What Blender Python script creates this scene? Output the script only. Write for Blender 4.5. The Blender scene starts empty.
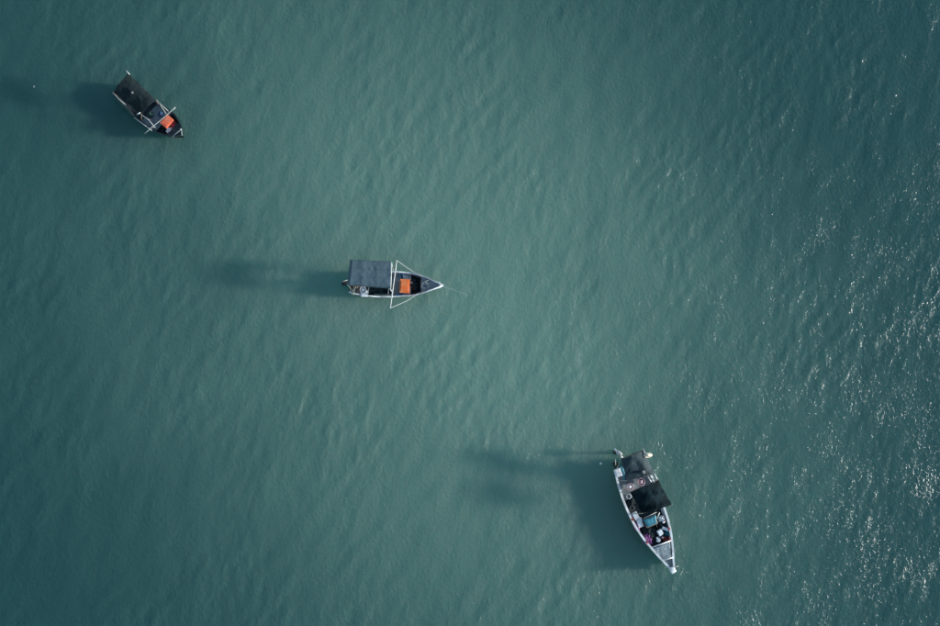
import bpy, bmesh, math, random
import numpy as np
from mathutils import Vector, Matrix, noise

random.seed(7)
rng = np.random.default_rng(11)
scene = bpy.context.scene
C = scene.collection

# ------------------------------------------------------------------ camera
F, CX, CY, NAD, H = 1150.0, 470.0, 313.0, (320.0, 445.0), 92.0     # photo pixels, drone height in metres
_d = Vector(((NAD[0] - CX) / F, -(NAD[1] - CY) / F, -1.0)).normalized()
ROT = _d.rotation_difference(Vector((0, 0, -1))).to_matrix()
cd = bpy.data.cameras.new('camera')
cam = bpy.data.objects.new('camera', cd)
C.objects.link(cam)
cam.matrix_world = Matrix.Translation((0, 0, H)) @ ROT.to_4x4()
cd.sensor_width = 36.0
cd.lens = 36.0 * F / 940.0
cd.clip_start, cd.clip_end = 0.5, 20000.0
scene.camera = cam

# ------------------------------------------------------------------ sky, sun, exposure
SUN_EL, SUN_AZ = math.radians(12.5), math.radians(-1.0)
world = bpy.data.worlds.new('World')
scene.world = world
world.use_nodes = True
wn = world.node_tree
wn.nodes.clear()
sky = wn.nodes.new('ShaderNodeTexSky')
sky.sky_type = 'NISHITA'
sky.sun_disc = False
sky.sun_elevation = SUN_EL
sky.sun_rotation = math.pi / 2 - SUN_AZ
sky.air_density, sky.dust_density, sky.ozone_density = 1.0, 0.5, 1.2
bg = wn.nodes.new('ShaderNodeBackground')
bg.inputs['Strength'].default_value = 0.11
wo = wn.nodes.new('ShaderNodeOutputWorld')
wn.links.new(sky.outputs[0], bg.inputs[0])
wn.links.new(bg.outputs[0], wo.inputs[0])

sd = bpy.data.lights.new('sun', 'SUN')
sd.energy = 3.6
sd.angle = math.radians(5.0)        # sun through thin high cloud
sd.color = (1.0, 0.98, 0.95)
sun = bpy.data.objects.new('sun', sd)
C.objects.link(sun)
sdir = Vector((math.cos(SUN_EL) * math.cos(SUN_AZ), math.cos(SUN_EL) * math.sin(SUN_AZ), math.sin(SUN_EL)))
sun.rotation_euler = sdir.to_track_quat('Z', 'Y').to_euler()
sun.location = (60, 0, 60)

vs = scene.view_settings
vs.view_transform, vs.look, vs.gamma, vs.use_curve_mapping = 'Standard', 'None', 1.0, False
vs.exposure = 1.3
scene.render.engine = 'CYCLES'
scene.cycles.use_denoising = True
scene.cycles.max_bounces = 8


# ------------------------------------------------------------------ pixel -> place
def W(px, py, z=0.0):
    """Point at height z seen at a photo pixel."""
    r = ROT @ Vector(((px - CX) / F, -(py - CY) / F, -1.0))
    return Vector((0, 0, H)) + r * ((H - z) / -r.z)


# ------------------------------------------------------------------ materials
MATS = {}


def mat(name, col, rough=0.6, var=0.25, scale=6.0, bump=0.0, bscale=30.0, stretch=(1, 1, 1), metal=0.0,
        stain=None, stain_amt=0.35, spec=0.4):
    if name in MATS:
        return MATS[name]
    m = bpy.data.materials.new(name)
    m.use_nodes = True
    nt = m.node_tree
    b = nt.nodes['Principled BSDF']
    tc = nt.nodes.new('ShaderNodeTexCoord')
    mp = nt.nodes.new('ShaderNodeMapping')
    mp.inputs['Scale'].default_value = stretch
    nt.links.new(tc.outputs['Object'], mp.inputs[0])
    n = nt.nodes.new('ShaderNodeTexNoise')
    n.inputs['Scale'].default_value = scale
    n.inputs['Detail'].default_value = 6
    n.inputs['Roughness'].default_value = 0.65
    nt.links.new(mp.outputs[0], n.inputs['Vector'])
    r = nt.nodes.new('ShaderNodeValToRGB')
    r.color_ramp.elements[0].position, r.color_ramp.elements[1].position = 0.3, 0.7
    r.color_ramp.elements[0].color = tuple(c * (1 - var) for c in col) + (1,)
    r.color_ramp.elements[1].color = tuple(min(1, c * (1 + var)) for c in col) + (1,)
    nt.links.new(n.outputs[0], r.inputs[0])
    out = r.outputs[0]
    if stain:
        n2 = nt.nodes.new('ShaderNodeTexNoise')
        n2.inputs['Scale'].default_value = scale * 0.6
        n2.inputs['Detail'].default_value = 8
        mp2 = nt.nodes.new('ShaderNodeMapping')
        mp2.inputs['Location'].default_value = (3.1, 7.7, 1.3)
        nt.links.new(tc.outputs['Object'], mp2.inputs[0])
        nt.links.new(mp2.outputs[0], n2.inputs['Vector'])
        r2 = nt.nodes.new('ShaderNodeValToRGB')
        r2.color_ramp.elements[0].position, r2.color_ramp.elements[1].position = 0.5, 0.66
        r2.color_ramp.elements[0].color = (0, 0, 0, 1)
        r2.color_ramp.elements[1].color = (stain_amt,) * 3 + (1,)
        nt.links.new(n2.outputs[0], r2.inputs[0])
        mx = nt.nodes.new('ShaderNodeMix')
        mx.data_type = 'RGBA'
        nt.links.new(r2.outputs[0], mx.inputs['Factor'])
        nt.links.new(out, mx.inputs['A'])
        mx.inputs['B'].default_value = tuple(stain) + (1,)
        out = mx.outputs['Result']
    nt.links.new(out, b.inputs['Base Color'])
    b.inputs['Roughness'].default_value = rough
    b.inputs['Metallic'].default_value = metal
    b.inputs['Specular IOR Level'].default_value = spec
    if bump:
        n3 = nt.nodes.new('ShaderNodeTexNoise')
        n3.inputs['Scale'].default_value = bscale
        n3.inputs['Detail'].default_value = 4
        nt.links.new(mp.outputs[0], n3.inputs['Vector'])
        bp = nt.nodes.new('ShaderNodeBump')
        bp.inputs['Strength'].default_value = bump
        bp.inputs['Distance'].default_value = 0.03
        nt.links.new(n3.outputs[0], bp.inputs['Height'])
        nt.links.new(bp.outputs[0], b.inputs['Normal'])
    MATS[name] = m
    return m


M = dict(
    white=mat('weathered_white_paint', (0.62, 0.66, 0.66), 0.55, 0.15, 4, stain=(0.20, 0.17, 0.13), stain_amt=0.5),
    polegrey=mat('grey_white_pole_paint', (0.42, 0.46, 0.46), 0.6, 0.18, 5, stain=(0.2, 0.17, 0.13), stain_amt=0.5),
    whitewood=mat('pale_bamboo', (0.21, 0.25, 0.25), 0.6, 0.2, 9, stain=(0.25, 0.2, 0.14)),
    greydeck=mat('grey_deck_paint', (0.15, 0.185, 0.195), 0.7, 0.35, 3, 0.3, 20, (1, 5, 1), stain=(0.30, 0.32, 0.32), stain_amt=0.5),
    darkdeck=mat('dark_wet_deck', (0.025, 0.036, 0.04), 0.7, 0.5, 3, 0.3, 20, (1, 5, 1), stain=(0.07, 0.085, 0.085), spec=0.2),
    hullgrey=mat('grey_hull_paint', (0.16, 0.19, 0.20), 0.55, 0.25, 3, 0.2, 12, (1, 1, 4), stain=(0.07, 0.06, 0.05), stain_amt=0.6),
    hulldark=mat('dark_hull_paint', (0.018, 0.036, 0.040), 0.7, 0.3, 3, 0.2, 12, (1, 1, 4), stain=(0.06, 0.07, 0.065), spec=0.2),
    hullwhite=mat('white_hull_paint', (0.42, 0.45, 0.46), 0.5, 0.15, 3, 0.15, 12, (1, 1, 4), stain=(0.16, 0.13, 0.10), stain_amt=0.6),
    slate=mat('slate_tarp', (0.064, 0.106, 0.126), 0.75, 0.05, 1.2, 0.06, 9, stain=(0.075, 0.11, 0.13), stain_amt=0.2, spec=0.2),
    blacktarp=mat('black_tarp', (0.004, 0.010, 0.013), 0.75, 0.5, 1.8, 0.15, 7, stain=(0.016, 0.036, 0.043), stain_amt=0.5, spec=0.03),
    greytarp=mat('charcoal_tarp', (0.026, 0.042, 0.049), 0.65, 0.3, 1.8, 0.2, 7, stain=(0.06, 0.08, 0.09), stain_amt=0.3, spec=0.05),
    mottled=mat('mottled_grey_cloth', (0.22, 0.27, 0.285), 0.8, 0.35, 4, 0.3, 12, stain=(0.05, 0.065, 0.07), stain_amt=0.6),
    netblack=mat('black_netting', (0.012, 0.020, 0.022), 0.9, 0.7, 7, 0.5, 40, stain=(0.035, 0.05, 0.052), spec=0.1),
    orange=mat('orange_plastic', (0.60, 0.125, 0.022), 0.6, 0.12, 4, stain=(0.55, 0.26, 0.12), stain_amt=0.5),
    redorange=mat('faded_red_orange_plastic', (0.58, 0.11, 0.05), 0.6, 0.15, 4, stain=(0.60, 0.25, 0.16), stain_amt=0.5),
    blackcloth=mat('black_shade_cloth', (0.012, 0.020, 0.022), 0.9, 0.3, 2.5, 0.3, 14, stain=(0.022, 0.034, 0.037), spec=0.1),
    redplastic=mat('red_plastic', (0.25, 0.03, 0.03), 0.45, 0.15, 4),
    pink=mat('pink_plastic', (0.52, 0.36, 0.40), 0.6, 0.12, 4, stain=(0.6, 0.5, 0.5)),
    whiteplastic=mat('white_plastic', (0.70, 0.73, 0.74), 0.4, 0.08, 4, stain=(0.3, 0.28, 0.25), stain_amt=0.3),
    cream=mat('cream_plastic', (0.62, 0.55, 0.42), 0.5, 0.15, 4, stain=(0.3, 0.22, 0.15)),
    teal=mat('teal_tarp', (0.012, 0.14, 0.20), 0.5, 0.2, 2.5, 0.4, 9, stain=(0.03, 0.2, 0.24)),
    blue=mat('blue_plastic', (0.03, 0.14, 0.30), 0.45, 0.2, 4),
    darkblue=mat('dark_blue_cloth', (0.012, 0.045, 0.11), 0.8, 0.3, 5),
    purple=mat('magenta_net', (0.24, 0.07, 0.22), 0.85, 0.4, 9, 0.8, 40, stain=(0.35, 0.2, 0.33)),
    green=mat('green_net', (0.012, 0.05, 0.04), 0.85, 0.5, 9, 0.8, 40),
    brown=mat('weathered_timber', (0.14, 0.11, 0.085), 0.75, 0.35, 5, 0.3, 20, (1, 6, 1)),
    rope=mat('pale_rope', (0.31, 0.35, 0.345), 0.8, 0.2, 20),
    metal=mat('galvanised_metal', (0.35, 0.37, 0.38), 0.4, 0.2, 8, metal=0.6),
    motor=mat('motor_cowl', (0.34, 0.36, 0.37), 0.35, 0.15, 6, stain=(0.1, 0.1, 0.1)),
    black=mat('black_rubber', (0.015, 0.017, 0.018), 0.6, 0.3, 6),
)


# ------------------------------------------------------------------ mesh helpers
def obj(name, bm, m, parent=None, smooth=True):
    me = bpy.data.meshes.new(name)
    bmesh.ops.recalc_face_normals(bm, faces=bm.faces)
    bm.to_mesh(me)
    bm.free()
    for p in me.polygons:
        p.use_smooth = smooth
    for mm in (m if isinstance(m, (list, tuple)) else [m]):
        me.materials.append(mm)
    o = bpy.data.objects.new(name, me)
    C.objects.link(o)
    if parent:
        o.parent = parent
    return o


def tag(o, label, cat, group=None):
    o['label'], o['category'] = label, cat
    if group:
        o['group'] = group
    return o


def empty(name, loc, rz=0.0, label=None, cat=None, group=None):
    o = bpy.data.objects.new(name, None)
    C.objects.link(o)
    o.location = loc
    o.rotation_euler = (0, 0, rz)
    o.empty_display_size = 0.2
    if label:
        tag(o, label, cat, group)
    return o


def add_box(bm, c, s, rz=0.0, bev=0.0, taper=1.0, rot=None):
    g = bmesh.ops.create_cube(bm, size=1.0)
    vv = g['verts']
    for v in vv:
        k = taper if v.co.z < 0 else 1.0
        v.co = Vector((v.co.x * s[0] * k, v.co.y * s[1] * k, v.co.z * s[2]))
    if bev:
        ee = list({e for v in vv for e in v.link_edges})
        rb = bmesh.ops.bevel(bm, geom=ee, offset=bev, segments=2, affect='EDGES', profile=0.5)
        vv = list({v for f in rb['faces'] for v in f.verts} | {v for v in vv if v.is_valid})
        # bevel returns only new faces; gather the whole island
        seen, st = set(vv), list(vv)
        while st:
            a = st.pop()
            for e in a.link_edges:
                b = e.other_vert(a)
                if b not in seen:
                    seen.add(b)
                    st.append(b)
        vv = list(seen)
    Rm = rot if rot is not None else Matrix.Rotation(rz, 3, 'Z')
    for v in vv:
        v.co = Rm @ v.co + Vector(c)
    return vv


def add_tube(bm, pts, r, n=8, closed=False, r2=None):
    pts = [Vector(p) for p in pts]
    rings = []
    N = len(pts)
    for i, p in enumerate(pts):
        if closed:
            t = pts[(i + 1) % N] - pts[i - 1]
        else:
            t = pts[min(i + 1, N - 1)] - pts[max(i - 1, 0)]
        t.normalize()
        up = Vector((0, 0, 1)) if abs(t.z) < 0.9 else Vector((1, 0, 0))
        a = t.cross(up).normalized()
        b = a.cross(t)
        rr = r if r2 is None else r + (r2 - r) * i / (N - 1)
        rings.append([bm.verts.new(p + (a * math.cos(2 * math.pi * k / n) + b * math.sin(2 * math.pi * k / n)) * rr) for k in range(n)])
    for i in range(N if closed else N - 1):
        A, B = rings[i], rings[(i + 1) % N]
        for k in range(n):
            bm.faces.new((A[k], A[(k + 1) % n], B[(k + 1) % n], B[k]))
    if not closed:
        bm.faces.new(rings[0])
        bm.faces.new(rings[-1])


def add_lathe(bm, prof, c=(0, 0, 0), n=20, sx=1.0, rot=None):
    c = Vector(c)
    rings = []
    for (r, z) in prof:
        ring = []
        for k in range(n):
            v = Vector((r * sx * math.cos(2 * math.pi * k / n), r * math.sin(2 * math.pi * k / n), z))
            if rot is not None:
                v = rot @ v
            ring.append(bm.verts.new(c + v))
        rings.append(ring)
    for A, B in zip(rings, rings[1:]):
        for k in range(n):
            bm.faces.new((A[k], A[(k + 1) % n], B[(k + 1) % n], B[k]))
    bm.faces.new(rings[0])
    bm.faces.new(rings[-1])


def tube_obj(name, pts, r, m, parent=None, n=8, r2=None):
    bm = bmesh.new()
    add_tube(bm, pts, r, n, r2=r2)
    return obj(name, bm, m, parent)


def box_obj(name, c, s, m, parent=None, rz=0.0, bev=0.01, taper=1.0, rot=None):
    bm = bmesh.new()
    add_box(bm, c, s, rz, bev, taper, rot)
    return obj(name, bm, m, parent, smooth=False)


def sag(a, b, drop, n=12):
    a, b = Vector(a), Vector(b)
    return [a.lerp(b, i / n) - Vector((0, 0, drop * 4 * (i / n) * (1 - i / n))) for i in range(n + 1)]


def sheet(name, P, m, parent, thick=0.02):
    """A cloth from a grid of points P[i][j], given a real thickness."""
    bm = bmesh.new()
    nu, nv = len(P), len(P[0])
    top = [[bm.verts.new(P[i][j]) for j in range(nv)] for i in range(nu)]
    bot = [[bm.verts.new(P[i][j] - Vector((0, 0, thick))) for j in range(nv)] for i in range(nu)]
    for i in range(nu - 1):
        for j in range(nv - 1):
            bm.faces.new((top[i][j], top[i + 1][j], top[i + 1][j + 1], top[i][j + 1]))
            bm.faces.new((bot[i][j], bot[i][j + 1], bot[i + 1][j + 1], bot[i + 1][j]))
    rim = [(i, 0) for i in range(nu)] + [(nu - 1, j) for j in range(1, nv)] + [(i, nv - 1) for i in range(nu - 2, -1, -1)] + [(0, j) for j in range(nv - 2, 0, -1)]
    for a, b in zip(rim, rim[1:] + rim[:1]):
        bm.faces.new((top[a[0]][a[1]], top[b[0]][b[1]], bot[b[0]][b[1]], bot[a[0]][a[1]]))
    return obj(name, bm, m, parent)


def patch(c00, c10, c11, c01, nu, nv, prof):
    """Bilinear patch between four corners; prof(u, v, p) -> height added."""
    P = []
    for i in range(nu):
        u = i / (nu - 1)
        row = []
        for j in range(nv):
            v = j / (nv - 1)
            p = (c00 * (1 - u) + c10 * u) * (1 - v) + (c01 * (1 - u) + c11 * u) * v
            q = prof(u, v, p)
            row.append(p + (q if isinstance(q, Vector) else Vector((0, 0, q))))
        P.append(row)
    return P


def fb(p, s, seed=0.0, o=4):
    return noise.fractal(Vector((p.x * s + seed, p.y * s - seed, p.z * s * 0.3)), 1.0, 2.0, o)


# ------------------------------------------------------------------ the sea
def build_sea():
    d = 0.090
    def axis(lo, hi):
        core = np.arange(lo, hi + d, d)
        out, step, x = [], d, 0.0
        while x < 6000:
            step *= 1.22
            x += step
            out.append(x)
        out = np.array(out)
        return np.concatenate([(lo - out)[::-1], core, core[-1] + out])
    xs, ys = axis(-30.0, 60.0), axis(-20.0, 43.0)
    X, Y = np.meshgrid(xs, ys)
    X, Y = X.astype(np.float32), Y.astype(np.float32)
    def fade(A, lo, hi):
        return np.clip((A - lo) / 4, 0, 1) * np.clip((hi - A) / 4, 0, 1)
    env = fade(X, -34, 64) * fade(Y, -24, 47)
    nx, ny = len(xs), len(ys)
    Z = np.zeros_like(X); DX = np.zeros_like(X); DY = np.zeros_like(X)
    # slow envelopes: gusts that make patches of the small waves stronger or weaker
    gust = np.zeros_like(X)
    for k in range(14):
        lam, a = rng.uniform(6, 26), rng.uniform(0, 2 * math.pi)
        gust += np.sin(2 * math.pi / lam * (X * math.cos(a) + Y * math.sin(a)) + rng.uniform(0, 6.28)).astype(np.float32)
    gust = np.clip(1.0 + 0.16 * gust, 0.35, 1.8)
    mean = math.radians(-24)
    nw = 110
    for i in range(nw):
        t = i / (nw - 1)
        lam = 0.42 * (7.0 / 0.42) ** (t ** 1.15) * rng.uniform(0.94, 1.06)
        spread = 0.42 if lam > 1.2 else 0.65
        th = mean + rng.normal(0, spread)
        k = 2 * math.pi / lam
        slope = 0.0083 * (0.75 if lam < 0.9 else 1.0 if lam < 2.0 else (2.0 / lam) ** 1.0)
        a = slope / k * rng.uniform(0.6, 1.4)
        cx, cy = math.cos(th), math.sin(th)
        ph = (k * (X * cx + Y * cy) + rng.uniform(0, 6.283)).astype(np.float32)
        g = gust if lam < 1.5 else 1.0
        s, c = np.sin(ph), np.cos(ph)
        Z += a * g * s
        q = 0.9 * a * g
        DX += q * cx * c
        DY += q * cy * c
    Z *= env; DX *= env; DY *= env
    co = np.stack([X + DX, Y + DY, Z], -1).reshape(-1, 3).astype(np.float32)
    idx = np.arange(nx * ny, dtype=np.int32).reshape(ny, nx)
    quads = np.stack([idx[:-1, :-1], idx[:-1, 1:], idx[1:, 1:], idx[1:, :-1]], -1).reshape(-1, 4)
    nq = len(quads)
    me = bpy.data.meshes.new('sea')
    me.vertices.add(nx * ny)
    me.vertices.foreach_set('co', co.ravel())
    me.loops.add(nq * 4)
    me.loops.foreach_set('vertex_index', quads.ravel())
    me.polygons.add(nq)
    me.polygons.foreach_set('loop_start', np.arange(0, nq * 4, 4, dtype=np.int32))
    me.polygons.foreach_set('use_smooth', np.ones(nq, dtype=bool))
    me.update(calc_edges=True)
    o = bpy.data.objects.new('sea', me)
    C.objects.link(o)
    o['kind'] = 'structure'
    # turbid sea water: light enters, scatters in the silt and comes out again
    m = bpy.data.materials.new('turbid_sea_water')
    m.use_nodes = True
    nt = m.node_tree
    L = nt.links.new
    b = nt.nodes['Principled BSDF']
    geo = nt.nodes.new('ShaderNodeNewGeometry')
    # silt: cloudier water plus lens vignette painted into the colour, paler centre, darker edges
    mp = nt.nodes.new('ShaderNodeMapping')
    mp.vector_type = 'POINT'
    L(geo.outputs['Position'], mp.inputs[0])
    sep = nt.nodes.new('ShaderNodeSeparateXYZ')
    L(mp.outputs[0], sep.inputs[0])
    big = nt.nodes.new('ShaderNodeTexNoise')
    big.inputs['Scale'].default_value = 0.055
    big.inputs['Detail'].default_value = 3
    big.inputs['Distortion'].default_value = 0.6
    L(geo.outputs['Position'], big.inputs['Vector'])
    SILT_VIG_C, SILT_VIG_D, SILT_VIG_W = W(475, 318), math.radians(-64), 22.0
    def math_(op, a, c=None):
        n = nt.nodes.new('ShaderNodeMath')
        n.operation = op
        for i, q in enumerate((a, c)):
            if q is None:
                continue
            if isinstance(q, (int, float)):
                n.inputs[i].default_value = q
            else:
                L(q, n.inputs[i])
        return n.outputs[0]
    nxp, nyp = -math.sin(SILT_VIG_D), math.cos(SILT_VIG_D)
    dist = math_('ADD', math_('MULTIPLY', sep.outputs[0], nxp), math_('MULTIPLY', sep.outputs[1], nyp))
    dist = math_('SUBTRACT', dist, SILT_VIG_C.x * nxp + SILT_VIG_C.y * nyp)
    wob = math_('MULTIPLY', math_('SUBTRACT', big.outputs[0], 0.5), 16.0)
    dist = math_('DIVIDE', math_('ADD', dist, wob), SILT_VIG_W)
    along = math_('ADD', math_('MULTIPLY', sep.outputs[0], math.cos(SILT_VIG_D)), math_('MULTIPLY', sep.outputs[1], math.sin(SILT_VIG_D)))
    along = math_('SUBTRACT', along, SILT_VIG_C.x * math.cos(SILT_VIG_D) + SILT_VIG_C.y * math.sin(SILT_VIG_D))
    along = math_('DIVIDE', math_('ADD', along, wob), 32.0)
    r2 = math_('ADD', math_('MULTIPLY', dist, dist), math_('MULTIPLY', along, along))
    silt_vig = math_('POWER', 2.71828, math_('MULTIPLY', r2, -1.0))
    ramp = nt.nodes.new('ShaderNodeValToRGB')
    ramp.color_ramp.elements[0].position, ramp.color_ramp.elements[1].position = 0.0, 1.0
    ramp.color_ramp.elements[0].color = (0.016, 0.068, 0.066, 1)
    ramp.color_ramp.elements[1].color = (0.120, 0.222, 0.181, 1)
    L(silt_vig, ramp.inputs[0])
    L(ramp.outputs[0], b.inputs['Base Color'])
    b.inputs['IOR'].default_value = 1.333
    b.inputs['Roughness'].default_value = 0.20
    b.inputs['Subsurface Weight'].default_value = 0.60
    b.subsurface_method = 'RANDOM_WALK'
    b.inputs['Subsurface Radius'].default_value = (0.25, 0.95, 1.0)
    b.inputs['Subsurface Scale'].default_value = 26.0
    # ripples smaller than the mesh
    mp3 = nt.nodes.new('ShaderNodeMapping')
    mp3.inputs['Rotation'].default_value = (0, 0, math.radians(24))
    mp3.inputs['Scale'].default_value = (1.0, 0.75, 1.0)
    L(geo.outputs['Position'], mp3.inputs[0])
    rip = nt.nodes.new('ShaderNodeTexNoise')
    rip.inputs['Scale'].default_value = 3.6
    rip.inputs['Detail'].default_value = 4
    rip.inputs['Roughness'].default_value = 0.66
    L(mp3.outputs[0], rip.inputs['Vector'])
    bp = nt.nodes.new('ShaderNodeBump')
    bp.inputs['Strength'].default_value = 1.0
    bp.inputs['Distance'].default_value = 0.071
    pat = nt.nodes.new('ShaderNodeTexNoise')
    pat.inputs['Scale'].default_value = 0.35
    pat.inputs['Detail'].default_value = 3
    L(mp3.outputs[0], pat.inputs['Vector'])
    L(math_('MULTIPLY', math_('POWER', rip.outputs[0], 2.5), math_('ADD', math_('MULTIPLY', pat.outputs[0], 1.6), 0.2)), bp.inputs['Height'])
    L(bp.outputs[0], b.inputs['Normal'])
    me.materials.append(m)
    return o


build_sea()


# ------------------------------------------------------------------ boats
class Boat:
    def __init__(self, name, stern, bow, label, zs=0.8, zb=1.1):
        S, B = W(*stern, zs), W(*bow, zb)
        self.ang = math.atan2(B.y - S.y, B.x - S.x)
        self.len = math.hypot(B.x - S.x, B.y - S.y)
        self.root = empty(name, (S.x, S.y, 0), self.ang, label, 'boat', 'fishing boats at anchor')
        self.inv = (Matrix.Translation((S.x, S.y, 0)) @ Matrix.Rotation(self.ang, 4, 'Z')).inverted()

    def L(self, px, py, z):
        return self.inv @ W(px, py, z)

    def world(self, v):
        return self.inv.inverted() @ Vector(v)


def interp(tab, x):
    for (a, va), (b, vb) in zip(tab, tab[1:]):
        if x <= b:
            t = max(0, (x - a) / (b - a))
            return va + (vb - va) * t
    return tab[-1][1]


def smooth_tab(tab, n=40):
    """Catmull-Rom resampling of (x, v) pairs."""
    xs = [a for a, _ in tab]
    ys = [b for _, b in tab]
    out = []
    for i in range(n + 1):
        x = xs[0] + (xs[-1] - xs[0]) * i / n
        j = max(k for k in range(len(xs) - 1) if xs[k] <= x + 1e-9)
        t = (x - xs[j]) / (xs[j + 1] - xs[j])
        p0 = ys[max(j - 1, 0)]; p1 = ys[j]; p2 = ys[j + 1]; p3 = ys[min(j + 2, len(ys) - 1)]
        v = 0.5 * ((2 * p1) + (-p0 + p2) * t + (2 * p0 - 5 * p1 + 4 * p2 - p3) * t * t + (-p0 + 3 * p1 - 3 * p2 + p3) * t ** 3)
        out.append((x, v))
    return out


def hull_parts(bt, beam, yoff, sheer, floor_z, hull_m, rail_m, deck_m, rail_w=0.11, draft=0.42):
    """beam: (x, half width); yoff: (x, centre line offset); sheer: (x, height of the rail)."""
    bx = smooth_tab(beam)
    st = [(x, max(0.03, h), interp(yoff, x), interp(sheer, x)) for x, h in bx]
    xe = st[-1][0]
    bm = bmesh.new()
    rows = []
    for (x, h, y0, zs) in st:
        f = x / xe
        dr = draft * (1 - max(0, (f - 0.72) / 0.28) ** 2 * 1.15)
        row = []
        for s in (-1, 1):
            col = []
            for q in range(9):
                t = q / 8
                yy = h * (0.04 + 0.96 * (1 - (1 - t) ** 2.3))
                zz = -dr + (zs + dr) * t ** 1.35
                xx = x - 0.32 * (1 - t) * max(0, (f - 0.75) / 0.25) * 1.8
                col.append(bm.verts.new((xx, y0 + s * yy * (0.86 + 0.14 * t), zz)))
            row.append(col)
        rows.append(row)
    for A, B in zip(rows, rows[1:]):
        for s in (0, 1):
            for q in range(8):
                bm.faces.new((A[s][q], B[s][q], B[s][q + 1], A[s][q + 1]))
        bm.faces.new((A[0][0], B[0][0], B[1][0], A[1][0]))
    for E_ in (rows[0], rows[-1]):
        for q in range(8):
            bm.faces.new((E_[0][q], E_[0][q + 1], E_[1][q + 1], E_[1][q]))
    # inner skin
    inn = []
    for (x, h, y0, zs) in st:
        hh = max(0.012, h - 0.07)
        zf = min(floor_z - 0.02, zs - 0.05)
        kk = max(0.01, hh * 0.9)
        inn.append([[bm.verts.new((x, y0 + s * hh, zs)), bm.verts.new((x, y0 + s * kk, zf))] for s in (-1, 1)])
    for (A, B, RA, RB) in zip(inn, inn[1:], rows, rows[1:]):
        for s in (0, 1):
            bm.faces.new((A[s][0], B[s][0], B[s][1], A[s][1]))
            bm.faces.new((RA[s][8], RB[s][8], B[s][0], A[s][0]))
    bm.faces.new((inn[0][0][0], inn[0][0][1], inn[0][1][1], inn[0][1][0]))
    bm.faces.new((rows[0][0][8], inn[0][0][0], inn[0][1][0], rows[0][1][8]))
    hull = obj('hull', bm, hull_m, bt.root)
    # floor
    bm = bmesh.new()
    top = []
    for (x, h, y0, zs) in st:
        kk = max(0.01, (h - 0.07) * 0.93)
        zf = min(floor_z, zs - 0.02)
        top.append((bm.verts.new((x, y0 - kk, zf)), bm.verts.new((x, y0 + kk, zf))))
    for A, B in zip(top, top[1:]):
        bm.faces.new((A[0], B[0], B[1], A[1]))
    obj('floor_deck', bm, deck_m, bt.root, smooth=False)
    # rails
    for s in (-1, 1):
        bm = bmesh.new()
        prev = None
        for (x, h, y0, zs) in st:
            yc = y0 + s * (h - 0.02)
            wv = rail_w / 2
            zz = zs + 0.015 * math.sin(x * 5 + s)
            ring = [bm.verts.new((x, yc - wv, zz - 0.03)), bm.verts.new((x, yc + wv, zz - 0.03)),
                    bm.verts.new((x, yc + wv, zz + 0.05)), bm.verts.new((x, yc - wv, zz + 0.05))]
            if prev:
                for k in range(4):
                    bm.faces.new((prev[k], prev[(k + 1) % 4], ring[(k + 1) % 4], ring[k]))
            else:
                bm.faces.new(ring)
            prev = ring
        bm.faces.new(prev)
        obj('gunwale', bm, rail_m, bt.root, smooth=False)
    return st


def at_st(st, x):
    s = min(st, key=lambda q: abs(q[0] - x))
    return s


def deck_piece(bt, st, x0, x1, dz, m, name, inset=0.09, thick=0.04):
    bm = bmesh.new()
    rows = []
    n = 12
    for i in range(n + 1):
        x = x0 + (x1 - x0) * i / n
        h = max(0.02, interp([(q[0], q[1]) for q in st], x) - inset)
        y0 = interp([(q[0], q[2]) for q in st], x)
        z = interp([(q[0], q[3]) for q in st], x) + dz
        rows.append([bm.verts.new((x, y0 + s * h, z + t)) for t in (0, -thick) for s in (-1, 1)])
    for A, B in zip(rows, rows[1:]):
        bm.faces.new((A[0], B[0], B[1], A[1]))
        bm.faces.new((A[2], A[3], B[3], B[2]))
        bm.faces.new((A[0], A[2], B[2], B[0]))
        bm.faces.new((A[1], B[1], B[3], A[3]))
    bm.faces.new((rows[0][0], rows[0][1], rows[0][3], rows[0][2]))
    bm.faces.new((rows[-1][0], rows[-1][2], rows[-1][3], rows[-1][1]))
    return obj(name, bm, m, bt.root, smooth=False)


# ---- loose gear (top-level things that rest in the boats) ----
def cooler(loc, rz, size, label, m, lidm=None, group=None, name='cool_box', cat='box'):
    t = empty(name, loc, rz, label, cat, group)
    sx, sy, sz = size
    box_obj('body', (0, 0, sz * 0.42), (sx, sy, sz * 0.84), m, t, bev=0.03, taper=0.92)
    bm = bmesh.new()
    add_box(bm, (0, 0, sz * 0.92), (sx * 1.05, sy * 1.05, sz * 0.16), bev=0.03)
    add_box(bm, (0, 0, sz * 1.01), (sx * 0.78, sy * 0.78, sz * 0.05), bev=0.012)
    lid = obj('lid', bm, lidm or m, t, smooth=False)
    for s in (-1, 1):
        h = tube_obj('handle', [(-0.12, s * sy * 0.55, sz * 0.5), (-0.1, s * sy * 0.62, sz * 0.55), (0.1, s * sy * 0.62, sz * 0.55), (0.12, s * sy * 0.55, sz * 0.5)], 0.015, M['black'], t, 6)
    return t


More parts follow.
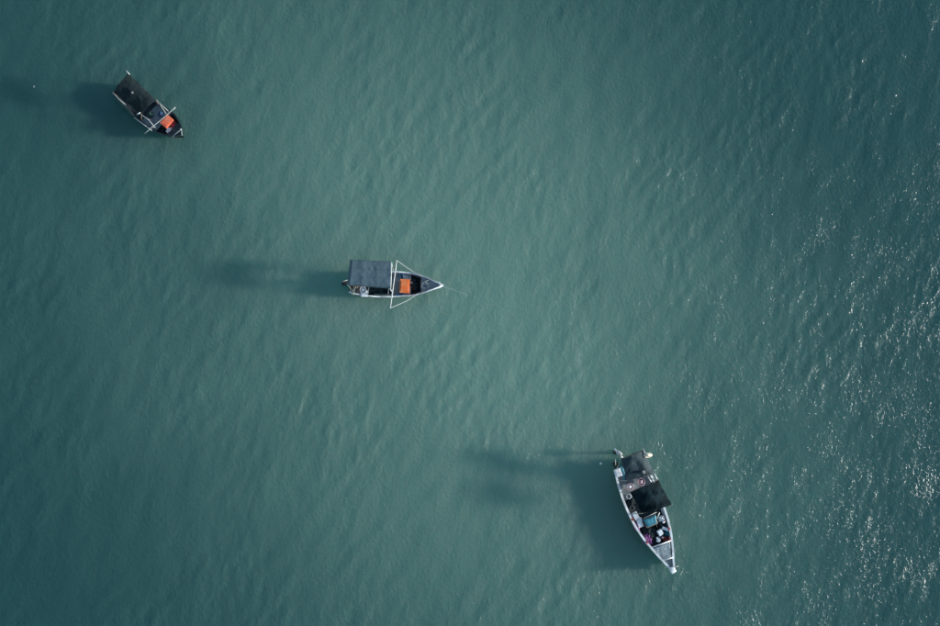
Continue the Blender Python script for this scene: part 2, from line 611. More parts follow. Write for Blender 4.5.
def tub(loc, r, h, label, m, inner=None, cat='tub', name='tub', group=None):
    t = empty(name, loc, random.uniform(0, 3), label, cat, group)
    bm = bmesh.new()
    add_lathe(bm, [(r * 0.8, 0), (r * 0.97, h * 0.93), (r * 1.06, h * 0.94), (r * 1.06, h), (r * 0.93, h), (r * 0.77, h * 0.15)], n=24)
    obj('shell', bm, m, t)
    if inner is not None:
        bm = bmesh.new()
        bmesh.ops.create_icosphere(bm, subdivisions=3, radius=1)
        for v in bm.verts:
            q = v.co.copy()
            k = 1 + 0.25 * noise.noise(q * 2.3 + Vector(loc))
            v.co = Vector((q.x * r * 0.66 * k, q.y * r * 0.66 * k, h * 0.62 + q.z * h * 0.42 * k))
        obj('contents', bm, inner, t)
    for s in (-1, 1):
        tube_obj('handle', [(s * r * 1.05, -0.06, h * 0.93), (s * r * 1.22, -0.04, h * 0.95), (s * r * 1.22, 0.04, h * 0.95), (s * r * 1.05, 0.06, h * 0.93)], 0.012, m, t, 6)
    return t


def heap(loc, sx, sy, sz, label, m, rz=0.0, cat='net', name='net_heap', seed=0.0, group=None):
    bm = bmesh.new()
    bmesh.ops.create_icosphere(bm, subdivisions=4, radius=1)
    for v in bm.verts:
        q = v.co.copy()
        k = 1 + 0.33 * noise.fractal(q * 1.7 + Vector((seed, 2 * seed, 0)), 1, 2, 4) + 0.10 * abs(noise.noise(q * 9 + Vector((seed, 0, 0))))
        z = max(q.z, -0.25)
        v.co = Vector((q.x * sx / 2 * k, q.y * sy / 2 * k, (z + 0.25) * sz / 1.25 * k))
    o = obj(name, bm, m)
    o.location, o.rotation_euler = loc, (0, 0, rz)
    return tag(o, label, cat, group)


def jerry_can(loc, rz, label, m, size=(0.36, 0.2, 0.42), lying=False, group=None):
    t = empty('jerry_can', loc, rz, label, 'jerry can', group)
    if lying:
        t.rotation_euler = (math.pi / 2, 0, rz)
    sx, sy, sz = size
    box_obj('body', (0, 0, sz * 0.45), (sx, sy, sz * 0.9), m, t, bev=0.05)
    bm = bmesh.new()
    add_lathe(bm, [(0.05, sz * 0.88), (0.05, sz * 1.02), (0.03, sz * 1.03)], (sx * 0.3, 0, 0), 12)
    obj('cap', bm, M['redplastic'] if m is M['whiteplastic'] else M['black'], t)
    tube_obj('handle', [(-sx * 0.35, 0, sz * 0.88), (-sx * 0.3, 0, sz * 1.02), (sx * 0.05, 0, sz * 1.02), (sx * 0.1, 0, sz * 0.88)], 0.018, m, t, 6)
    return t


def crate(loc, rz, size, label, m, group=None):
    t = empty('crate', loc, rz, label, 'crate', group)
    sx, sy, sz = size
    bm = bmesh.new()
    add_box(bm, (0, 0, 0.015), (sx, sy, 0.03))
    obj('bottom', bm, m, t, smooth=False)
    for s in (-1, 1):
        for (c, d) in (((0, s * (sy / 2 - 0.012), sz / 2 + 0.015), (sx, 0.024, sz)), ((s * (sx / 2 - 0.012), 0, sz / 2 + 0.015), (0.024, sy - 0.05, sz))):
            box_obj('side', c, d, m, t, bev=0.006)
    return t


def rope_coil(parent, c, r, m, turns=4, name='rope_coil', tr=0.022):
    pts = []
    for i in range(turns * 20 + 1):
        a = 2 * math.pi * i / 20
        rr = r * (0.55 + 0.45 * (i / (turns * 20))) * (1 + 0.06 * math.sin(a * 2.3))
        pts.append(Vector(c) + Vector((rr * math.cos(a), rr * math.sin(a) * 0.8, 0.02 + 0.025 * ((i // 20) % 2) + 0.012 * math.sin(a * 3))))
    return tube_obj(name, pts, tr, m, parent, 6)


def outboard(bt, p, rz, mcol, tilt=0.0):
    """A motor hung on the transom: cowl, leg, tiller and propeller as one part with pieces."""
    Rm = Matrix.Translation(p) @ Matrix.Rotation(rz, 4, 'Z') @ Matrix.Rotation(tilt, 4, 'Y')
    bm = bmesh.new()
    add_box(bm, (0, 0, 0.25), (0.52, 0.34, 0.36), bev=0.09, taper=0.85)
    bm.transform(Rm)
    mo = obj('outboard_motor', bm, mcol, bt.root)
    bm = bmesh.new()
    add_box(bm, (-0.02, 0, -0.35), (0.16, 0.10, 0.95), bev=0.03)
    add_box(bm, (-0.14, 0, -0.62), (0.36, 0.22, 0.02), bev=0.006)
    add_lathe(bm, [(0.02, -0.2), (0.06, -0.1), (0.06, 0.12), (0.02, 0.2)], (-0.05, 0, -0.82), 10, rot=Matrix.Rotation(math.pi / 2, 3, 'Y'))
    bm.transform(Rm)
    obj('leg', bm, M['black'], mo)
    bm = bmesh.new()
    add_tube(bm, [(0.2, 0, 0.12), (0.5, 0.02, 0.2), (0.8, 0.05, 0.22)], 0.022, 8)
    bm.transform(Rm)
    obj('tiller', bm, M['metal'], mo)
    bm = bmesh.new()
    for k in range(3):
        add_box(bm, (-0.27, 0.09 * math.cos(k * 2.1), -0.82 + 0.09 * math.sin(k * 2.1)), (0.015, 0.08, 0.14), rot=Matrix.Rotation(k * 2.1, 3, 'X') @ Matrix.Rotation(0.5, 3, 'Z'))
    bm.transform(Rm)
    obj('propeller', bm, M['metal'], mo, smooth=False)
    return mo


def grapnel(parent, p, rz, s=0.5):
    bm = bmesh.new()
    add_tube(bm, [(-s * 0.6, 0, 0.05), (s * 0.6, 0, 0.05)], 0.022, 8)
    for k in range(4):
        a = k * math.pi / 2 + 0.4
        o = Vector((0, math.cos(a), math.sin(a)))
        add_tube(bm, [Vector((s * 0.58, 0, 0.05)), Vector((s * 0.55, 0, 0.05)) + o * s * 0.22, Vector((s * 0.3, 0, 0.05)) + o * s * 0.36], 0.018, 6, r2=0.008)
    bm.transform(Matrix.Translation(p) @ Matrix.Rotation(rz, 4, 'Z'))
    return obj('anchor', bm, M['metal'], parent)


# =================================================================== middle boat: slate canopy, orange box
b2 = Boat('fishing_boat', (349, 283.2), (443.0, 285.6), 'fishing boat with slate grey canopy and long white crossbeam, in mid picture')
st2 = hull_parts(b2, [(0, 0.72), (0.5, 0.85), (1.4, 0.97), (2.6, 1.03), (4.0, 1.0), (5.2, 0.88), (6.2, 0.58), (7.05, 0.24), (7.54, 0.05)],
                 [(0, 0.0), (2, 0.0), (4.6, 0.06), (6.0, 0.05), (7.5, 0.0)],
                 [(0, 0.78), (2.5, 0.72), (5, 0.84), (6.5, 1.02), (7.5, 1.2)], 0.36,
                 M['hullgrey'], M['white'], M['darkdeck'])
deck_piece(b2, st2, 5.75, 7.38, -0.07, M['mottled'], 'bow_deck')
deck_piece(b2, st2, 3.45, 4.95, -0.08, M['greydeck'], 'work_deck')
deck_piece(b2, st2, 0.05, 1.35, -0.22, M['brown'], 'stern_deck')
# canopy
Z2 = 2.35
c2 = [b2.L(347.2, 285.2, Z2 - 0.12), b2.L(390.3, 288.4, Z2 - 0.1), b2.L(391.2, 261.2, Z2 - 0.1), b2.L(350.0, 259.3, Z2 - 0.12)]


def prof2(u, v, p):
    arch = 0.22 * (1 - abs(2 * v - 1) ** 2.2)
    rib = -0.02 * abs(math.sin(math.pi * 3 * u)) * (1 - 0.5 * abs(2 * v - 1))
    edge = -0.10 * max(0, (abs(2 * v - 1) - 0.9) / 0.1) - 0.12 * max(0, (0.05 - u) / 0.05)
    return Vector((0, 0, arch + rib + edge + 0.02 * fb(p, 1.3, 3.0) + 0.012 * fb(p, 4.0, 1.0)))


can = sheet('canopy', patch(c2[0], c2[1], c2[2], c2[3], 56, 40, prof2), M['slate'], b2.root, 0.025)
for v in (0.34, 0.66):                                             # sewn seams along the cloth
    tube_obj('seam', [patch(c2[0], c2[1], c2[2], c2[3], 30, 101, prof2)[i][int(v * 100)] + Vector((0, 0, 0.006)) for i in range(30)], 0.012, M['slate'], can, 5)
for (u, v) in ((0.03, 0.08), (0.5, 0.06), (0.97, 0.06), (0.03, 0.92), (0.5, 0.94), (0.97, 0.94)):
    p = (c2[0] * (1 - u) + c2[1] * u) * (1 - v) + (c2[3] * (1 - u) + c2[2] * u) * v
    s = at_st(st2, max(0.15, p.x))
    foot = Vector((max(0.15, p.x), s[2] + (1 if v > 0.5 else -1) * (s[1] - 0.1), s[3] - 0.1))
    tube_obj('canopy_post', [foot, Vector((p.x, p.y, p.z + 0.0))], 0.035, M['whitewood'], b2.root)
# white bars of the canopy's front frame
fa, fb_ = c2[1] + Vector((0.02, 0.0, 0.0)), c2[2] + Vector((0.02, -0.08, 0.0))
tube_obj('frame_bar', [fa, (fa + fb_) / 2 + Vector((0, 0, 0.20)), fb_], 0.045, M['polegrey'], b2.root)
tube_obj('frame_bar', [b2.L(391.4, 262.5, 2.2), b2.L(393.3, 270.5, 1.5)], 0.03, M['polegrey'], b2.root)
tube_obj('frame_bar', [b2.L(389.9, 288.0, 2.2), b2.L(391.8, 292.0, 1.5)], 0.035, M['white'], b2.root)
tube_obj('stern_strut', [b2.L(347.6, 284.6, 2.2), b2.L(352.3, 291.0, 0.85)], 0.035, M['whitewood'], b2.root)
# crossbeam on two posts with stay ropes
ba, bb = b2.L(396.7, 260.2, 1.75), b2.L(390.2, 308.2, 1.75)
tube_obj('crossbeam', [ba.lerp(bb, i / 8) + Vector((0, 0, 0.03 * math.sin(i))) for i in range(9)], 0.05, M['polegrey'], b2.root, 10, r2=0.042)
for t in (0.30, 0.70):
    p = ba.lerp(bb, t)
    s = at_st(st2, p.x)
    tube_obj('beam_post', [(p.x, max(s[2] - s[1] + 0.08, min(s[2] + s[1] - 0.08, p.y)), 0.5), p], 0.045, M['whitewood'], b2.root)
tube_obj('stay_rope', sag(ba, b2.L(414.0, 272.2, 0.95), 0.12) + sag(b2.L(414.0, 272.2, 0.95), b2.L(438, 282, 1.2), 0.02)[1:], 0.024, M['rope'], b2.root, 6)
tube_obj('stay_rope', sag(bb, b2.L(407.5, 300.5, 1.15), 0.03)[:-1] + sag(b2.L(407.5, 300.5, 1.15), b2.L(419.0, 292.6, 0.95), 0.03), 0.026, M['rope'], b2.root, 6)
# bow rails, stem, chevron timbers, coil and anchor
tube_obj('bow_rail', [b2.L(420, 293.4, 1.0), b2.L(431, 289.8, 1.12), b2.L(442.4, 285.6, 1.26)], 0.05, M['white'], b2.root)
box_obj('stem_post', b2.L(440.6, 285.0, 1.28), (0.14, 0.16, 0.42), M['white'], b2.root, bev=0.03)
tube_obj('bow_crossbar', [b2.L(439.4, 281.9, 1.34), b2.L(440.2, 288.0, 1.34)], 0.035, M['white'], b2.root)
for (a, b) in (((420.5, 283.2), (430.4, 279.6)), ((422.5, 291.0), (432.3, 284.8)), ((424.5, 281.0), (429.0, 288.2))):
    tube_obj('deck_timber', [b2.L(*a, 0.98), b2.L(*b, 1.02)], 0.045, M['whitewood'], b2.root)
rope_coil(b2.root, b2.L(425.3, 285.6, 0.94), 0.36, M['rope'], 4)
grapnel(b2.root, b2.L(433.0, 285.2, 1.0), 0.3, 0.5)
tube_obj('anchor_line', sag(b2.L(441.8, 285.7, 1.2), b2.L(471, 296, -0.1), 0.15, 16), 0.006, M['rope'], b2.root, 5)
outboard(b2, b2.L(345.8, 283.0, 0.75), 0.0, M['black'])
tube_obj('push_pole', [b2.L(342.4, 281.6, 1.5), b2.L(349.5, 279.5, 0.9)], 0.03, M['whitewood'], b2.root)
# black side cloth hung along the opening
sa, sb = b2.L(367.8, 289.5, 0.95), b2.L(391.0, 291.0, 0.95)
sc_, sd_ = b2.L(391.5, 295.6, 0.86), b2.L(367.5, 295.2, 0.8)
sheet('side_cover', patch(sa, sb, sc_, sd_, 30, 14, lambda u, v, p: 0.06 * fb(p, 2.2, 8) - 0.08 * math.sin(math.pi * v)), M['blacktarp'], b2.root, 0.02)
tube_obj('side_rail', [b2.L(374.5, 294.3, 1.0), b2.L(383, 295.0, 0.98), b2.L(391.5, 294.6, 1.0)], 0.028, M['whitewood'], b2.root)
# gear on board
w = W(404.6, 286.0, 1.25)
cooler((w.x, w.y, 0.68), b2.ang - 0.04, (0.74, 1.06, 0.56), 'bright orange cool box on the grey deck ahead of the white crossbeam', M['orange'])
w = W(363.7, 290.9, 1.1)
cooler((w.x + 0.06, w.y - 0.16, 0.52), b2.ang, (0.50, 0.52, 0.34), 'white box beneath the slate canopy edge, beside the round white tub', M['whiteplastic'])
tub((w.x - 0.06, w.y + 0.06, 0.86), 0.25, 0.36, 'round white tub on a white box at the lower edge of the slate canopy', M['whiteplastic'], M['whiteplastic'])
w = W(354.5, 288.5, 1.1)
jerry_can((w.x, w.y, 0.58), 1.2, 'cream jerry can standing at the stern beside the canopy strut', M['cream'])
w = W(353.4, 291.8, 0.9)
heap((w.x, w.y, 0.56), 0.34, 0.42, 0.34, 'crumpled cream sack at the stern rail beside the cream jerry can', M['cream'], 0.3, 'sack', 'sack', 4.0)
w = W(358.8, 290.5, 0.8)
heap((w.x, w.y, 0.56), 0.6, 0.8, 0.3, 'olive brown net heap between the cream sack and the white tub', M['brown'], 0.3, seed=2.0)
for (px, py, sx, sy, rz, nm) in ((401.6, 276.6, 0.26, 0.5, 0.1, 'upper'), (400.5, 294.0, 0.5, 0.2, 0.0, 'lower')):
    w = W(px, py, 0.9)
    crate((w.x, w.y, 0.67), rz, (sx, sy, 0.26), 'small blue crate above the orange cool box' if nm == 'upper' else 'narrow blue crate below the orange cool box', M['blue'])
w = W(413.0, 284.5, 0.5)
heap((w.x, w.y, 0.38), 0.9, 1.2, 0.4, 'dark net heap in the hold ahead of the orange cool box', M['netblack'], 0.2, seed=6.0)
w = W(411.2, 282.6, 0.85)
jerry_can((w.x, w.y, 0.66), 0.4, 'small dark can beside the orange cool box', M['hullgrey'], (0.22, 0.16, 0.28))

# =================================================================== right boat: white rails, two black tarps
b3 = Boat('fishing_boat', (632, 463.5), (673.2, 571.5), 'longest fishing boat with white rails and two black tarps, at lower right')
st3 = hull_parts(b3, [(0, 1.28), (1.2, 1.42), (2.8, 1.50), (4.4, 1.43), (5.6, 1.26), (6.7, 0.97), (7.7, 0.62), (8.6, 0.28), (9.08, 0.09)],
                 [(0, -0.30), (2.5, -0.26), (4.6, -0.20), (6.8, -0.07), (9.4, 0.0)],
                 [(0, 0.85), (3.5, 0.8), (6.5, 0.95), (8, 1.1), (9.4, 1.32)], 0.34,
                 M['hullwhite'], M['white'], M['darkdeck'], rail_w=0.17, draft=0.5)
deck_piece(b3, st3, 6.78, 8.95, -0.08, M['greydeck'], 'bow_deck', 0.1)
deck_piece(b3, st3, 0.05, 2.6, -0.22, M['hullgrey'], 'stern_deck', 0.1)
def bar3(name, a, b, r, m, za, zb=None):
    return tube_obj(name, [b3.L(*a, za), b3.L(*b, zb if zb is not None else za)], r, m, b3.root)
bar3('deck_crossbar', (663.4, 560.3), (673.2, 557.4), 0.05, M['white'], 1.13)
bar3('deck_crossbar', (651.8, 547.6), (671.0, 540.6), 0.055, M['white'], 0.99)
p = b3.L(672.7, 570.0, 1.36)
bm = bmesh.new()
add_box(bm, p, (0.5, 0.44, 0.16), 0.1, 0.05)
obj('bow_block', bm, M['white'], b3.root)
tube_obj('bow_pin', [b3.L(672.5, 567.0, 1.5), b3.L(678.5, 566.2, 1.5)], 0.03, M['whitewood'], b3.root)
sheet('deck_cloth', patch(b3.L(652.0, 549.0, 1.0), b3.L(663.5, 560.0, 1.12), b3.L(671.2, 556.8, 1.12), b3.L(669.8, 542.3, 1.0), 26, 22,
      lambda u, v, p: 0.03 * fb(p, 2.4, 5) + 0.02), M['mottled'], b3.root, 0.02)

# stern tarp, ridge running fore and aft, and the larger tarp ahead of it
# u runs from the left edge to the right edge, v from the stern to the bow
def tarp_lr(name, q, zz, m, seed, prof_u, wr=0.07):
    cs = [b3.L(a[0], a[1], z) for a, z in zip(q, zz)]
    def prof(u, v, p):
        fold = wr * fb(p, 0.9, seed) + 0.45 * wr * fb(p, 2.6, seed + 3) - 0.8 * wr * (1 - abs(noise.noise(Vector((p.x * 0.9 + p.y * 0.5 + seed, p.y * 1.3 - p.x * .3, seed))))) ** 5
        return Vector((0.06 * fb(p, 1.5, seed + 9), 0.07 * fb(p, 1.5, seed + 5), prof_u(u, v) + fold))
    return sheet(name, patch(cs[0], cs[1], cs[2], cs[3], 60, 50, prof), m, b3.root, 0.02), cs

cA, csA = tarp_lr('stern_tarp', [(621.5, 458.6), (643.5, 450.2), (654.8, 474.0), (625.8, 480.6)], [2.5, 2.6, 1.75, 2.3], M['greytarp'], 2.3,
                  lambda u, v: 0.50 * math.sin(math.pi * min(1, u / (0.42 + 0.4 * v) * 0.5 if u < (0.42 + 0.4 * v) else 0.5 + 0.5 * (u - (0.42 + 0.4 * v)) / (1 - (0.42 + 0.4 * v)))) - 0.22 * math.sin(math.pi * v) * (1 - abs(2 * u - 1)), 0.03)
cB, csB = tarp_lr('forward_tarp', [(630.4, 492.4), (658.4, 479.6), (671.8, 504.6), (642.2, 513.4)], [2.6, 2.65, 2.45, 2.6], M['blacktarp'], 7.1,
                  lambda u, v: 0.30 * (1 - abs(2 * u - 0.95) ** 1.7) + 0.05 * math.cos(4 * math.pi * v), 0.035)
for cs in (csA, csB):
    for k, c in enumerate(cs):
        s = at_st(st3, c.x)
        y = s[2] + (-1 if k in (0, 3) else 1) * (s[1] - 0.1)
        tube_obj('tarp_post', [(max(0.1, c.x), y, s[3] - 0.2), c + Vector((0, 0, -0.02))], 0.035, M['whitewood'], b3.root)
for cs in (csA, csB):
    for a, b in ((0, 1), (2, 3)):
        mid = (cs[a] + cs[b]) / 2
        tube_obj('tarp_rafter', [cs[a] - Vector((0, 0, 0.08)), mid + Vector((0, 0, 0.02)), cs[b] - Vector((0, 0, 0.08))], 0.03, M['brown'], b3.root)
bar3('frame_bar', (647.5, 476.2), (651.2, 482.0), 0.05, M['white'], 1.6)
bar3('frame_bar', (654.4, 473.8), (658.8, 483.0), 0.06, M['white'], 1.3)
bar3('frame_bar', (644.0, 518.0), (656.5, 512.2), 0.035, M['whitewood'], 1.25)
bar3('frame_bar', (659.4, 512.6), (656.8, 518.5), 0.045, M['white'], 1.2)
tube_obj('tarp_peak', [b3.L(643.2, 448.8, 2.75), b3.L(644.8, 453.5, 2.65)], 0.05, M['whitewood'], b3.root)
outboard(b3, b3.L(618.2, 453.5, 0.85), 0.55, M['motor'], 0.0)
tube_obj('steering_pole', [b3.L(614.4, 448.4, 0.9), b3.L(622.3, 458.0, 1.1)], 0.06, M['white'], b3.root, r2=0.09)
bar3('stern_pole', (615.2, 459.0), (615.6, 465.5), 0.04, M['whitewood'], 1.3)
for (px, py) in ((632.2, 519.6), (669.0, 528.6), (669.9, 538.6), (647.3, 542.2)):
    q = b3.L(px, py, 0.98)
    bm = bmesh.new()
    add_box(bm, q, (0.20, 0.16, 0.07), 0.05, 0.015)
    obj('red_rail_patch', bm, M['redplastic'], b3.root, smooth=False)

def at(px, py, z0, zt=None):
    w_ = W(px, py, zt if zt is not None else z0 + 0.3)
    return (w_.x, w_.y, z0)
SD, FL = 0.66, 0.36
cooler(at(618.5, 472.8, SD, 1.1), b3.ang, (0.62, 0.5, 0.40), 'white cool box in the stern corner of the longest boat', M['whiteplastic'])
crate(at(616.2, 464.6, SD, 1.0), b3.ang + 0.2, (0.5, 0.4, 0.3), 'dark crate at the stern behind the white cool box', M['hulldark'])
heap(at(623.4, 472.6, SD, 0.9), 1.1, 0.34, 0.25, 'strip of teal cloth beside the white cool box at the stern', M['teal'], b3.ang, 'cloth', 'folded_cloth', 3.0)
tub(at(629.8, 486.8, FL + 0.40, 1.0), 0.26, 0.36, 'round pink tub by the left rail, nearer of two to the rail', M['pink'], M['whiteplastic'])
tub(at(641.0, 481.8, FL + 0.40, 1.0), 0.29, 0.36, 'round pink tub between the two black tarps, farther from the rail', M['pink'], M['pink'])
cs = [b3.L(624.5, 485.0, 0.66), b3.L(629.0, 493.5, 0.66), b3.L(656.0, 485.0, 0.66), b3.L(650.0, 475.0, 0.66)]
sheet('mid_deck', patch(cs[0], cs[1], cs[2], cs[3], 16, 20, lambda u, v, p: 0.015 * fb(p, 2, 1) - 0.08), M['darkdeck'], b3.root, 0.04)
tub(at(629.3, 496.6, FL, 0.85), 0.19, 0.42, 'small white bucket by the left rail beside the forward black tarp', M['whiteplastic'], None, 'bucket', 'bucket')
heap(at(632.0, 502.0, FL, 0.8), 0.7, 0.6, 0.45, 'dark net heap by the left rail under the forward tarp edge', M['netblack'], 0.1, seed=12.0)
tub(at(632.6, 508.0, FL, 0.8), 0.17, 0.36, 'grey bucket by the left rail below the dark net heap', M['hullgrey'], None, 'bucket', 'bucket')
# teal cover over the engine box
cs = [b3.L(643.6, 519.6, 1.05), b3.L(647.2, 528.0, 1.0), b3.L(657.8, 523.4, 1.0), b3.L(656.4, 514.6, 1.05)]
ce = (cs[0] + cs[1] + cs[2] + cs[3]) / 4
ec = b3.world((ce.x, ce.y, FL))
eng = empty('engine_box', ec, b3.ang, 'engine box under a teal cover ahead of the forward black tarp', 'engine box')
box_obj('body', (0, 0, 0.3), (0.78, 1.0, 0.56), M['brown'], eng, bev=0.02)
off = Vector((ce.x, ce.y, FL))
sheet('cover', patch(*[c - off for c in cs], 24, 24, lambda u, v, p: 0.03 * fb(p, 2.0, 4) - 0.16 * max(0, (max(abs(2 * u - 1), abs(2 * v - 1)) - 0.82) / 0.18)), M['teal'], eng, 0.02)
G = 'white foam boxes on the fore part of the longest boat'
cooler(at(636.0, 516.0, FL + 0.1, 0.9), b3.ang + 0.15, (0.62, 0.40, 0.4), 'white foam box by the left rail, upper of the two beside the teal cover', M['whiteplastic'], group=G, name='foam_box')
cooler(at(640.2, 522.6, FL + 0.1, 0.9), b3.ang - 0.1, (0.72, 0.42, 0.4), 'white foam box by the left rail, lower of the two beside the teal cover', M['whiteplastic'], group=G, name='foam_box')
heap(at(637.6, 526.4, FL, 0.85), 0.75, 0.5, 0.45, 'small magenta net heap on the left rail beside the white foam boxes', M['purple'], b3.ang, seed=5.0)
heap(at(648.4, 539.4, FL, 0.75), 1.1, 0.68, 0.46, 'large magenta net heap by the left rail behind the bow deck', M['purple'], b3.ang, seed=8.0)
heap(at(650.5, 533.4, FL, 0.7), 1.5, 1.3, 0.42, 'dark green net heap filling the hold ahead of the teal cover', M['netblack'], b3.ang, seed=3.3)
heap(at(655.5, 541.5, FL, 0.7), 0.9, 0.9, 0.4, 'dark net heap against the bow deck, beside the large magenta net', M['netblack'], b3.ang, seed=9.3)
heap(at(661.8, 519.0, FL + 0.1, 0.9), 0.42, 0.6, 0.5, 'crumpled white sack by the right rail beside the forward tarp corner', M['whiteplastic'], b3.ang + 0.3, 'sack', 'sack', 6.6)
tub(at(661.4, 524.8, FL, 0.85), 0.40, 0.45, 'big black tub by the right rail below a crumpled white sack', M['black'], M['netblack'])
jerry_can(at(664.4, 521.8, FL + 0.2, 0.95), 0.6, 'slim white jerry can between the black tub and the right rail', M['whiteplastic'], (0.30, 0.16, 0.4))
cooler(at(665.9, 529.0, FL + 0.25, 0.95), b3.ang + 0.9, (0.56, 0.22, 0.3), 'narrow white foam box slanted against the right rail', M['whiteplastic'], group=G, name='foam_box')
cooler(at(660.5, 532.6, FL + 0.15, 0.9), b3.ang + 0.2, (0.46, 0.40, 0.36), 'square white foam box in the hold below the big black tub', M['whiteplastic'], group=G, name='foam_box')
heap(at(658.6, 540.2, FL + 0.1, 0.85), 0.5, 0.42, 0.42, 'crumpled white sack closest to the grey bow deck', M['whiteplastic'], b3.ang, 'sack', 'sack', 11.0)
jerry_can(at(663.4, 537.6, FL + 0.2, 0.95), 1.1, 'pale pink jerry can beside the square white foam box', M['pink'], (0.2, 0.16, 0.34))
heap(at(667.2, 533.8, FL, 0.8), 0.5, 0.35, 0.4, 'small teal cloth bundle by the right rail', M['teal'], b3.ang, 'cloth', 'cloth_bundle', 7.0)
heap(at(666.5, 539.6, FL, 0.8), 0.5, 0.5, 0.4, 'dark red cloth bundle at the right corner of the bow deck', M['redplastic'], b3.ang, 'cloth', 'cloth_bundle', 1.0)
# cream jacket hung over the stern tarp's edge
p = W(647.4, 455.4, 2.6)
heap((p.x, p.y, 2.5), 0.75, 0.34, 0.22, 'cream jacket hung over the outer corner of the stern tarp', M['cream'], 0.1, 'jacket', 'jacket', 5.5)
heap((W(643.6, 472.2, 2.6).x, W(643.6, 472.2, 2.6).y, 2.5), 0.3, 0.26, 0.16, 'small grey green cloth lying on the stern tarp', M['hullgrey'], 0.1, 'cloth', 'cloth_bundle', 2.2)

# =================================================================== upper left boat: dark, black net canopy
b1 = Boat('fishing_boat', (121, 85.5), (183.0, 135.5), 'small dark fishing boat under a black canopy, at upper left')
st1 = hull_parts(b1, [(0, 0.70), (0.9, 0.88), (2.2, 0.99), (3.5, 1.05), (4.6, 1.02), (5.4, 0.74), (5.95, 0.38), (6.32, 0.07)],
                 [(0, -0.2), (3, -0.22), (4.6, -0.11), (5.5, -0.05), (6.3, 0)],
                 [(0, 0.8), (2.5, 0.72), (4.5, 0.88), (6, 1.18)], 0.34,
                 M['hulldark'], M['hulldark'], M['darkdeck'], rail_w=0.12)
deck_piece(b1, st1, 5.3, 6.2, -0.07, M['darkdeck'], 'bow_deck')
deck_piece(b1, st1, 3.0, 4.4, -0.22, M['greydeck'], 'work_deck')
q1 = [(113.0, 92.2), (141.5, 114.0), (156.0, 100.2), (128.6, 73.2)]
cs1 = [b1.L(q1[0][0], q1[0][1], 1.95), b1.L(q1[1][0], q1[1][1], 1.85), b1.L(q1[2][0], q1[2][1], 1.95), b1.L(q1[3][0], q1[3][1], 2.0)]


def prof1(u, v, p):
    hole = 0.16 * max(0, 0.5 - v) * u
    return Vector((0.05 * fb(p, 1.8, 2), 0.07 * fb(p, 1.8, 6), 0.20 * (1 - abs(2 * v - 1.1) ** 2) + 0.05 * fb(p, 1.1, 12) + 0.02 * fb(p, 3.1, 4) - hole))


can1 = sheet('canopy', patch(cs1[0], cs1[1], cs1[2], cs1[3], 60, 44, prof1), M['blackcloth'], b1.root, 0.025)
for k, c in enumerate(cs1):
    s = at_st(st1, max(0.15, c.x))
    y = s[2] + (-1 if k in (0, 1) else 1) * (s[1] - 0.1)
    tube_obj('canopy_post', [(max(0.12, c.x), y, 0.6), c + Vector((0, 0, 0.02))], 0.035, M['brown'], b1.root)
tube_obj('stern_pole', [b1.L(126.3, 70.6, 2.3), b1.L(129.6, 74.5, 2.1)], 0.03, M['polegrey'], b1.root)
tube_obj('canopy_pole', [b1.L(112.6, 92.6, 2.0), b1.L(119.0, 99.2, 1.95), b1.L(126.0, 105.0, 1.75)], 0.032, M['whitewood'], b1.root)
tube_obj('canopy_pole', [b1.L(136.8, 114.6, 1.85), b1.L(140.3, 112.4, 1.9)], 0.04, M['polegrey'], b1.root)
tube_obj('side_strut', [b1.L(139.5, 113.4, 1.85), b1.L(148.8, 120.0, 1.5), b1.L(155.0, 127.6, 1.2)], 0.032, M['whitewood'], b1.root)
tube_obj('side_strut', [b1.L(134.0, 117.5, 0.95), b1.L(152.0, 130.6, 1.0)], 0.03, M['rope'], b1.root)
tube_obj('side_strut', [b1.L(156.8, 99.6, 1.95), b1.L(166.2, 114.0, 1.25)], 0.032, M['whitewood'], b1.root)
tube_obj('side_strut', [b1.L(159.5, 103.0, 1.8), b1.L(169.0, 111.8, 1.2)], 0.025, M['rope'], b1.root)
ca, cb = b1.L(175.6, 107.3, 1.25), b1.L(144.4, 133.7, 1.25)
tube_obj('crossbeam', [ca.lerp(cb, i / 8) + Vector((0, 0, 0.02 * math.sin(i * 1.3))) for i in range(9)], 0.042, M['whitewood'], b1.root, 10, r2=0.035)
for t in (0.27, 0.73):
    p = ca.lerp(cb, t)
    tube_obj('beam_post', [(p.x, p.y * 0.93, 0.5), p], 0.045, M['brown'], b1.root)
box_obj('cleat', b1.L(153.6, 127.0, 1.0), (0.30, 0.10, 0.14), M['whitewood'], b1.root, rz=0.4, bev=0.02)
tube_obj('bow_bar', [b1.L(181.3, 129.4, 1.35), b1.L(173.0, 136.0, 1.15)], 0.05, M['whitewood'], b1.root)
tube_obj('bow_bar', [b1.L(181.2, 129.4, 1.36), b1.L(182.0, 135.6, 1.3)], 0.035, M['whitewood'], b1.root)
box_obj('stem_post', b1.L(180.9, 129.6, 1.3), (0.12, 0.12, 0.3), M['polegrey'], b1.root, bev=0.03)
w = W(166.6, 121.2, 1.2)
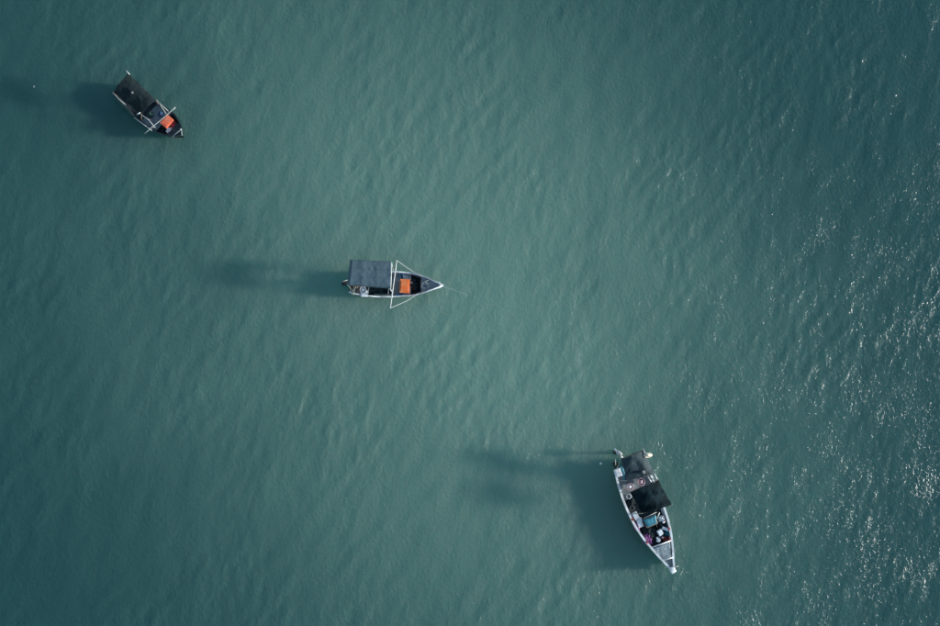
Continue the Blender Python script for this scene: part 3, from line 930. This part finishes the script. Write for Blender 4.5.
cooler((w.x, w.y, 0.64), b1.ang, (0.66, 0.86, 0.56), 'faded red orange cool box at the bow of the small dark boat', M['redorange'])
heap(at(172.6, 124.0, 0.5, 0.9), 0.6, 0.7, 0.5, 'dark red cloth bundle ahead of the faded orange cool box', M['redplastic'], 0.4, 'cloth', 'cloth_bundle', 3.9)
tub(at(169.8, 130.6, 0.62, 1.0), 0.24, 0.34, 'round white tub beside the bow bar of the small dark boat', M['whiteplastic'], M['whiteplastic'])
heap(at(172.2, 131.6, 0.6, 0.9), 0.7, 0.7, 0.3, 'pale green net heap at the bow beside the round tub', M['hullgrey'], 0.4, seed=14.0)
heap(at(160.5, 113.5, 0.6, 0.8), 0.4, 0.4, 0.3, 'small blue cloth bundle behind the crossbeam of the small dark boat', M['darkblue'], 0.4, 'cloth', 'cloth_bundle', 8.1)
heap(at(150.0, 114.5, 0.55, 0.8), 0.5, 0.5, 0.3, 'small green net heap at the front edge of the black canopy', M['green'], 0.4, seed=1.1)
jerry_can(at(149.2, 119.0, 0.55, 0.85), 0.5, 'pale pink jerry can beside the side strut of the small dark boat', M['pink'], (0.26, 0.16, 0.3))
heap((W(132.0, 92.4, 2.2).x, W(132.0, 92.4, 2.2).y, 2.13), 0.2, 0.18, 0.12, 'small grey float lying on the black canopy', M['hullgrey'], 0.1, 'float', 'net_float', 2.9)

# =================================================================== floats and flotsam on the water
def net_float(px, py, r, label):
    w_ = W(px, py, 0.05)
    t = empty('net_float', (w_.x, w_.y, -0.02), 0, label, 'float', 'small white floats on the water')
    bm = bmesh.new()
    add_lathe(bm, [(r * 0.15, -r * 0.6), (r * 0.8, -r * 0.4), (r, 0.05), (r * 0.75, r * 0.6), (r * 0.2, r * 0.8)], n=14)
    obj('body', bm, M['whiteplastic'], t)
    tube_obj('eyelet', [(-0.03, 0, r * 0.75), (0, 0, r * 1.0), (0.03, 0, r * 0.75)], 0.01, M['black'], t, 6)


net_float(34, 86.5, 0.06, 'small white float on the water left of the small dark boat')
net_float(600.8, 463.6, 0.09, 'small white float just off the stern of the longest boat')
